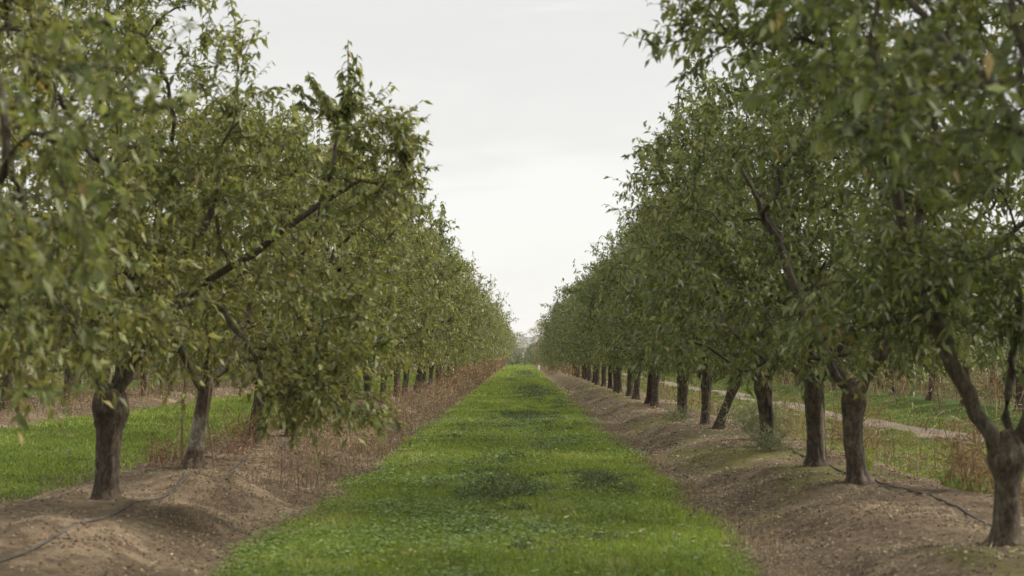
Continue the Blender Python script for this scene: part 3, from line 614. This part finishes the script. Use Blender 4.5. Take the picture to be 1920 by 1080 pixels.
for x0, x1, y0, y1, den, hs, ws in ((-2.6, 2.3, 9.5, 15, 2600, .095, .0075), (-2.6, 2.3, 15, 22, 1900, .10, .009), (-2.6, 2.3, 22, 34, 1000, .105, .012), (-2.6, 2.3, 34, 60, 480, .11, .018), (-2.6, 2.3, 60, 110, 170, .12, .032), (-2.6, 2.3, 110, 238, 50, .14, .06),
      (-11.6, -5.0, 16, 34, 520, .10, .014), (-11.6, -5.0, 34, 70, 170, .11, .025), (-11.6, -5.0, 70, 180, 28, .14, .06), (4.8, 11.5, 14, 34, 420, .10, .014), (4.8, 11.5, 34, 70, 150, .11, .025), (4.8, 11.5, 70, 180, 25, .14, .06)):
    n_ = int((x1 - x0) * (y1 - y0) * den); x, y = scatter(n_, x0, x1, y0, y1)
    k = grassw(x, y) > rg.random(n_) * .9 + .05; x, y = x[k], y[k]; n_ = len(x)
    cl = fbm(x * 2.3, y * 1.6, 73); tall = hs * (1 + .85 * cl) * rg.uniform(.6, 1.25, n_)
    if x0 > -3:
        l_, r_ = edges(y); ed = np.minimum(x - l_, r_ - x); tall *= .55 + .45 * sstep(0, .5, ed)
    else: ed = np.full(n_, 1.0)
    rv = rg.random((n_, 3)); rv[:, 0] = np.clip(rv[:, 0] * .5 + .34 + .42 * fbm(x * 1.1, y * .45, 75) - .15 * (ed < .25), 0, .9)
    pale = rg.random(n_) < .03 + .16 * sstep(.25, .6, fbm(x * 1.3, y * .6, 76)) + .3 * sstep(.3, 0, ed); rv[pale, 0] = 1.0 
    G.append(blades(x, y, tall, ws * rg.uniform(.7, 1.3, n_), rndv=rv))
# broad leaved weeds
for x0, x1, y0, y1, den, ls in ((-2.3, 2.0, 9.5, 20, 700, .034), (-2.3, 2.0, 20, 40, 220, .044), (-2.3, 2.0, 40, 90, 22, .06), (-11, -5.4, 18, 50, 30, .05)):
    n_ = int((x1 - x0) * (y1 - y0) * den); x, y = scatter(n_, x0, x1, y0, y1)
    wgt = .12 + .9 * sstep(-.05, .35, fbm(x * 1.2, y * .8, 81) + .22 * (x < -.4) * (y < 21) * (x > -3)); k = (rg.random(n_) < wgt) & (grassw(x, y) > .5); x, y = x[k], y[k]; n_ = len(x)
    P = np.stack([x, y, H(x, y) + rg.uniform(.03, .12, n_)], 1); az = rg.random(n_) * 6.283
    D = np.stack([np.cos(az), np.sin(az), rg.uniform(-.15, .55, n_)], 1); S = np.stack([-np.sin(az), np.cos(az), rg.normal(size=n_) * .25], 1)
    L = ls * rg.uniform(.6, 1.4, n_); BW.append(leaves(P, D, S, L, L * .9, bend=.15, fold=.1, full=True, rnd=rg.random((n_, 3)), wpos=.55))
# dark weed clumps
for y0, y1, den, hs, ws in ((10, 26, 3600, .17, .011), (26, 60, 1500, .18, .016), (60, 170, 300, .22, .038)):
    n_ = int(3.6 * (y1 - y0) * den); x, y = scatter(n_, -1.8, 1.8, y0, y1); dk = dark(x, y); k = dk > rg.random(n_) * .9 + .1; x, y, dk = x[k], y[k], dk[k]; n_ = len(x)
    dz = rg.uniform(0, .11, n_) * dk
    DW.append(blades(x, y, hs * .6 * rg.uniform(.6, 1.2, n_), ws * rg.uniform(.7, 1.4, n_), lean=.9, dz=dz))
stuff('grass', G, 'grass', 'short bright green grass filling the alleys between tree rows', 'grass')
stuff('clover_weeds', BW, 'broad', 'low round leaved green weeds mixed into the alley grass', 'weeds')
stuff('dark_weeds', DW, 'darkweed', 'darker taller weed patches down the middle of the grass alley', 'weeds')

def stems(x, y, hgt, wid, nb=6, spread=.35, lean=.18):
    """dry upright stalks with short side twigs and curled leaves"""
    n_ = len(x); P = np.stack([x, y, H(x, y) - .02], 1); D = unit(np.stack([rg.normal(size=n_) * lean, rg.normal(size=n_) * lean, np.ones(n_)], 1))
    hgt = np.broadcast_to(hgt, (n_,)); a = leaves(P, D, rg.normal(size=(n_, 3)), hgt, wid, bend=.05, fold=.2, full=False, rnd=rg.random((n_, 3)), wpos=.3)
    k = np.repeat(np.arange(n_), nb); t = rg.uniform(.25, .95, len(k)) * hgt[k]; Q = P[k] + D[k] * t[:, None]
    D2 = unit(D[k] * .6 + rg.normal(size=(len(k), 3)) * .7); w_ = np.broadcast_to(wid, (n_,))[k]
    b = leaves(Q, D2, rg.normal(size=(len(k), 3)), spread * hgt[k] * rg.uniform(.3, 1, len(k)), w_ * 1.5, bend=.1, fold=.3, full=False, rnd=rg.random((len(k), 3)), wpos=.6)
    return [a, b]
def band(x0, x1, y0, y1, den, hg, wd, thr=-.1, seed=0, nb=6, fade=None):
    n_ = int((x1 - x0) * (y1 - y0) * den); x, y = scatter(n_, x0, x1, y0, y1)
    c = fbm(x * 1.3, y * .55, 90 + seed) * 1.5 - .06; xm = (x - (x0 + x1) / 2) / ((x1 - x0) / 2)
    k = c + .25 * rg.normal(size=n_) - .35 * np.abs(xm) ** 3 > thr; x, y, c = x[k], y[k], c[k]
    return stems(x, y, hg * (1 + .8 * np.clip(c, -.5, 1)) * rg.uniform(.35, 1.2, len(x)), wd, nb)
RU = band(-3.35, -2.15, 18, 46, 90, .50, .007, .18, 1) + band(-3.4, -2.15, 46, 80, 55, .50, .011, .12, 2) + band(-3.5, -2.05, 76, 232, 34, 1.15, .022, -.5, 3, 6) \
   + band(-13.2, -11.0, 30, 90, 22, .5, .012, -.05, 4) + band(-13.2, -11.0, 90, 200, 9, .7, .03, -.3, 5) + band(-21.4, -19.2, 50, 150, 9, .7, .025, -.3, 6) \
   + band(4.2, 5.6, 13, 32, 42, .65, .006, .08, 7) + band(4.2, 5.5, 32, 90, 11, .6, .012, .05, 8) + band(2.9, 5.2, 90, 232, 9, .6, .03, -.1, 9, 5) + band(11.0, 13.4, 34, 120, 15, .8, .018, -.1, 10) + band(18.8, 21.4, 50, 150, 9, .9, .025, -.3, 23) \
   + band(-4.9, -3.6, 19.5, 45, 22, .42, .007, .1, 11) + band(2.1, 2.9, 120, 232, 14, .3, .03, -.1, 12, 4)
SW = band(-3.4, -2.15, 13.5, 19, 40, .14, .006, .0, 21, 4) + band(-3.3, -2.15, 16.5, 30, 70, .24, .006, .08, 13, 4) + band(-3.3, -2.1, 30, 46, 100, .27, .009, .05, 14, 5) + band(-3.4, -2.1, 46, 82, 60, .32, .015, .0, 15, 5) + band(-2.75, -2.05, 20, 90, 130, .13, .01, -.3, 16, 4) \
   + band(4.3, 5.6, 14, 60, 22, .40, .008, .1, 17) + band(1.6, 2.2, 11, 60, 420, .10, .006, -.1, 18, 3) + band(-5.9, -5.0, 14, 60, 80, .13, .010, -.1, 19, 4) + band(-13.6, -10.9, 30, 80, 26, .3, .014, -.1, 20)
stuff('rust_weeds', RU, 'rust', 'dry rust red weed stalks standing along the berms', 'dry weeds')
stuff('straw_weeds', SW, 'straw', 'dead straw coloured weeds and grass along the berms', 'dry weeds')
# litter
LT = []
for x0, x1, y0, y1, den, ls in ((1.8, 5.0, 9.5, 20, 800, .030), (1.8, 5.0, 20, 40, 330, .040), (1.9, 5, 40, 90, 70, .07), (-6, -2.1, 9.5, 20, 520, .030), (-6, -2.1, 20, 40, 260, .040), (-6, -2.1, 40, 90, 30, .07)):
    n_ = int((x1 - x0) * (y1 - y0) * den); x, y = scatter(n_, x0, x1, y0, y1); side = np.where(x > 0, np.exp(-((x - 2.35) / .35) ** 2) * .8, np.exp(-((x + 2.7) / .5) ** 2) * .5)
    k = (sstep(-.1, .5, fbm(x * 1.5, y * 1.1, 95)) * .7 + side + .04 > rg.random(n_)) & (grassw(x, y) < .6); x, y = x[k], y[k]; n_ = len(x)
    az = rg.random(n_) * 6.283; D = np.stack([np.cos(az), np.sin(az), rg.normal(size=n_) * .35], 1); S = np.stack([-np.sin(az), np.cos(az), rg.normal(size=n_) * .4], 1)
    L = ls * rg.uniform(.5, 1.5, n_); LT.append(leaves(np.stack([x, y, H(x, y) + .008], 1), D, S, L, L * rg.uniform(.3, .7, n_), bend=.1, fold=.4, full=True, rnd=rg.random((n_, 3))))
def clods(x, y, sz):
    n_ = len(x); c = np.stack([x, y, H(x, y) + sz * .1], 1)
    o8 = np.array([[1, 0, 0], [0, 1, 0], [-1, 0, 0], [0, -1, 0], [0, 0, .8], [0, 0, -.8]], float)
    V = (c[:, None] + (o8[None] * rg.uniform(.55, 1.3, (n_, 6, 1)) + rg.normal(size=(n_, 6, 3)) * .15) * sz[:, None, None]).reshape(-1, 3)
    f = np.array([(0, 1, 4), (1, 2, 4), (2, 3, 4), (3, 0, 4), (1, 0, 5), (2, 1, 5), (3, 2, 5), (0, 3, 5)])
    return V, (np.arange(n_)[:, None, None] * 6 + f[None]).reshape(-1, 3), np.repeat(rg.random((n_, 3)), 6, 0)
CL = []
for x0, x1, y0, y1, den, cs_ in ((1.7, 5.2, 9.5, 20, 800, .011), (1.7, 5.2, 20, 45, 300, .018), (-6, -1.9, 9.5, 20, 700, .011), (-6, -1.9, 20, 45, 250, .018), (-13.5, -10.6, 30, 60, 25, .03)):
    n_ = int((x1 - x0) * (y1 - y0) * den); x, y = scatter(n_, x0, x1, y0, y1)
    k = (sstep(-.2, .4, fbm(x * 1.2 + 5, y * .9, 97)) * .9 + .08 > rg.random(n_)) & (grassw(x, y) < .5); x, y = x[k], y[k]
    CL.append(clods(x, y, cs_ * (.4 + 1.6 * rg.random(len(x)) ** 4)))
M['clod'] = leafmat('soil_clod', [(0, (.13, .095, .065)), (.6, (.22, .165, .115)), (1, (.31, .245, .17))], under=1, transl=0.0, rough=.95, spec=.05)
stuff('soil_clods', CL, 'clod', 'small crumbly clods of dry brown soil on the berms', 'soil clods')
for x0, x1, y0, y1, n_, z_, on in ((-2.0, 1.8, 10, 42, 1000, .07, 1), (1.9, 5, 10, 34, 5200, .012, 0), (-6, -2.2, 10, 34, 4600, .012, 0)):
    x, y = scatter(n_, x0, x1, y0, y1); az = rg.random(n_) * 6.283; D = np.stack([np.cos(az), np.sin(az), rg.normal(size=n_) * .15], 1); S = np.stack([-np.sin(az), np.cos(az), rg.normal(size=n_) * .3], 1)
    L = rg.uniform(.04, .08, n_) if on else rg.uniform(.06, .24, n_); W_ = L * .35 if on else .005 + 0 * L
    q = rg.random((n_, 3)); q[:, 0] = .6 + .35 * q[:, 0]; LT.append(leaves(np.stack([x, y, H(x, y) + z_], 1), D, S, L, W_, bend=.05, fold=.3, full=True, rnd=q))
stuff('leaf_litter', LT, 'litter', 'fallen dry leaves scattered over the bare soil', 'leaf litter')

# ------------------------------------------------------------------ single plants
def plant(name, x, y, n_, rad, hg, wd, mat, label, nb=8, lean=.3, spread=.35):
    a = rg.random(n_) * 6.283; r = rad * rg.random(n_) ** .7; px, py = x + r * np.cos(a), y + r * np.sin(a)
    V, F_, A = join(stems(px, py, hg * rg.uniform(.5, 1.1, n_), wd, nb, spread, lean)); z = h1(x, y); V = V - np.array([x, y, z])
    o = link(name, mesh_np(name, V, F_, M[mat], False, {'rnd': A}), None, (x, y, z)); tag(o, label, 'weed'); return o
plant('dry_weed', 4.35, 15.6, 60, .33, .75, .007, 'rust', 'tall rusty dry weed between the knobbed trunk and the bent dark trunk', 10)
plant('dry_weed', 4.55, 14.3, 50, .3, .55, .007, 'rust', 'rusty dry weed just left of the knobbed front right trunk', 9)
plant('dry_weed', 4.3, 20.8, 46, .3, .85, .008, 'rust', 'rusty dry weed seen between the two thick straight trunks on the right', 9)
plant('dry_weed', -4.3, 19.5, 46, .24, .42, .008, 'rust', 'small dark red dry weed at the left foot of the pale painted trunk', 9)
plant('dry_weed', -3.55, 20.4, 40, .3, .80, .007, 'rust', 'tall thin red dry weed right of the pale painted trunk', 8, lean=.5)
plant('dry_weed', -2.75, 18.7, 36, .25, .62, .007, 'straw', 'pale straw stalks standing under the hanging leaves', 4, lean=.12)
plant('feathery_weed', 3.75, 25.2, 90, .3, .85, .006, 'fennel', 'feathery grey green weed between the leaning trunk and the scarred trunk', 14, lean=.55, spread=.45)
plant('feathery_weed', 3.45, 22.2, 60, .22, .5, .006, 'fennel', 'feathery grey green weed lying over the berm before the scarred trunk', 14, lean=.9, spread=.45)
plant('feathery_weed', 3.3, 33.2, 50, .25, .4, .008, 'fennel', 'low feathery grey green weed on the berm beyond the leaning trunk', 12, lean=.8, spread=.4)
plant('green_weed', 3.95, 18.3, 16, .10, .30, .022, 'fresh', 'yellow green leafy weed between the peeling trunk and the bent dark trunk', 10, lean=.3, spread=.28)
plant('green_weed', 4.8, 17.2, 95, .30, .30, .024, 'broad', 'low green leafy weed behind the bent dark trunk', 8, lean=.5, spread=.3)

# white marker post at the far right edge of the strip
zp = h1(1.98, 168)
pv, pf = tubes([[(0, 0, -.1), (0, 0, .02), (0.0, 0, .50), (.0, 0, .54), (0, 0, .56)]], [[.10, .10, .10, .07, .01]], 12)
tag(link('marker_post', mesh_np('marker_post', pv, pf, M['white'], True), None, (1.98, 168, zp)), 'small white post at the far right edge of the grass strip', 'post')

# ------------------------------------------------------------------ hills
hx = np.linspace(-1500, 1500, 220); hy = np.linspace(2300, 3300, 60); HX, HY = np.meshgrid(hx, hy)
prof = np.sin(np.clip((HY - 2300) / 650, 0, 1) * 1.5708) ** 1.3 * np.cos(np.clip((HY - 2950) / 350, 0, 1) * 1.5708)
HZ = (38 + 13 * vnoise(HX / 260, HX * 0, 7) + 5 * vnoise(HX / 70, HY / 90, 8) + 1.6 * vnoise(HX / 14, HY / 20, 9)) * prof - 1.0
a, b = HX.shape; ii, jj = np.meshgrid(np.arange(a - 1), np.arange(b - 1), indexing='ij')
F = np.stack([ii * b + jj, ii * b + jj + 1, (ii + 1) * b + jj + 1, (ii + 1) * b + jj], -1).reshape(-1, 4)
tag(link('hills', mesh_np('hills', np.stack([HX, HY, HZ], -1).reshape(-1, 3), F, M['hill'], True)), 'pale hazy grey hill beyond the orchard', 'hill', kind='structure')
def boxes(bs):
    Vs, Fs = [], []
    for i, (x0, x1, y0, y1, z0, z1) in enumerate(bs):
        Vs.append([(x, y, z) for z in (z0, z1) for x, y in ((x0, y0), (x1, y0), (x1, y1), (x0, y1))]); q = i * 8
        Fs += [(q, q + 3, q + 2, q + 1), (q + 4, q + 5, q + 6, q + 7)] + [(q + k, q + (k + 1) % 4, q + 4 + (k + 1) % 4, q + 4 + k) for k in range(4)]
    return np.array(Vs, float).reshape(-1, 3), np.array(Fs)
hxx = 2.0; row = HZ[:, np.argmin(abs(hx - hxx))]; yy = hy[np.argmax(row)]; zt = row.max()
hb = bpy.data.objects.new('hilltop_building', None); COL.objects.link(hb); hb.location = (hxx, yy, zt - 1.5)
tag(hb, 'tiny hazy building with a tower on top of the distant hill', 'building')
V, F = boxes([(-1, 6, -4, 4, 0, 5)]); link('wall', mesh_np('wall', V, F, M['stone']), hb)
V, F = boxes([(-3.6, -1.003, -2.5, 2.5, 0, 9), (-3.9, -.7, -2.8, 2.8, 9, 9.8)]); link('tower', mesh_np('tower', V, F, M['stone']), hb)
V, F = boxes([(-1.0, 6.4, -4.4, 4.4, 5.003, 6)]); link('roof', mesh_np('roof', V, F, M['stone']), hb)

# ------------------------------------------------------------------ haze
V, F = boxes([(-4000, 4000, -60, 4200, -3, 75)])
hm = bpy.data.materials.new('haze'); hm.use_nodes = True; n = hm.node_tree.nodes; n.clear()
o = n.new('ShaderNodeOutputMaterial'); v = n.new('ShaderNodeVolumePrincipled'); v.inputs['Density'].default_value = .00013; v.inputs['Color'].default_value = (1, 1, 1, 1); v.inputs['Anisotropy'].default_value = .2
hm.node_tree.links.new(v.outputs[0], o.inputs['Volume'])
tag(link('haze', mesh_np('haze', V, F, hm)), 'thin pale haze over the far orchard and hill', 'haze', kind='stuff')
print('H check', [round(h1(*q), 3) for q in ((-3.45, 10.6), (-3.86, 15), (-3.45, 16), (-3.95, 19.3), (3.56, 11.8), (3.56, 16.85), (3.56, 23.2), (3.5, 28.4))])
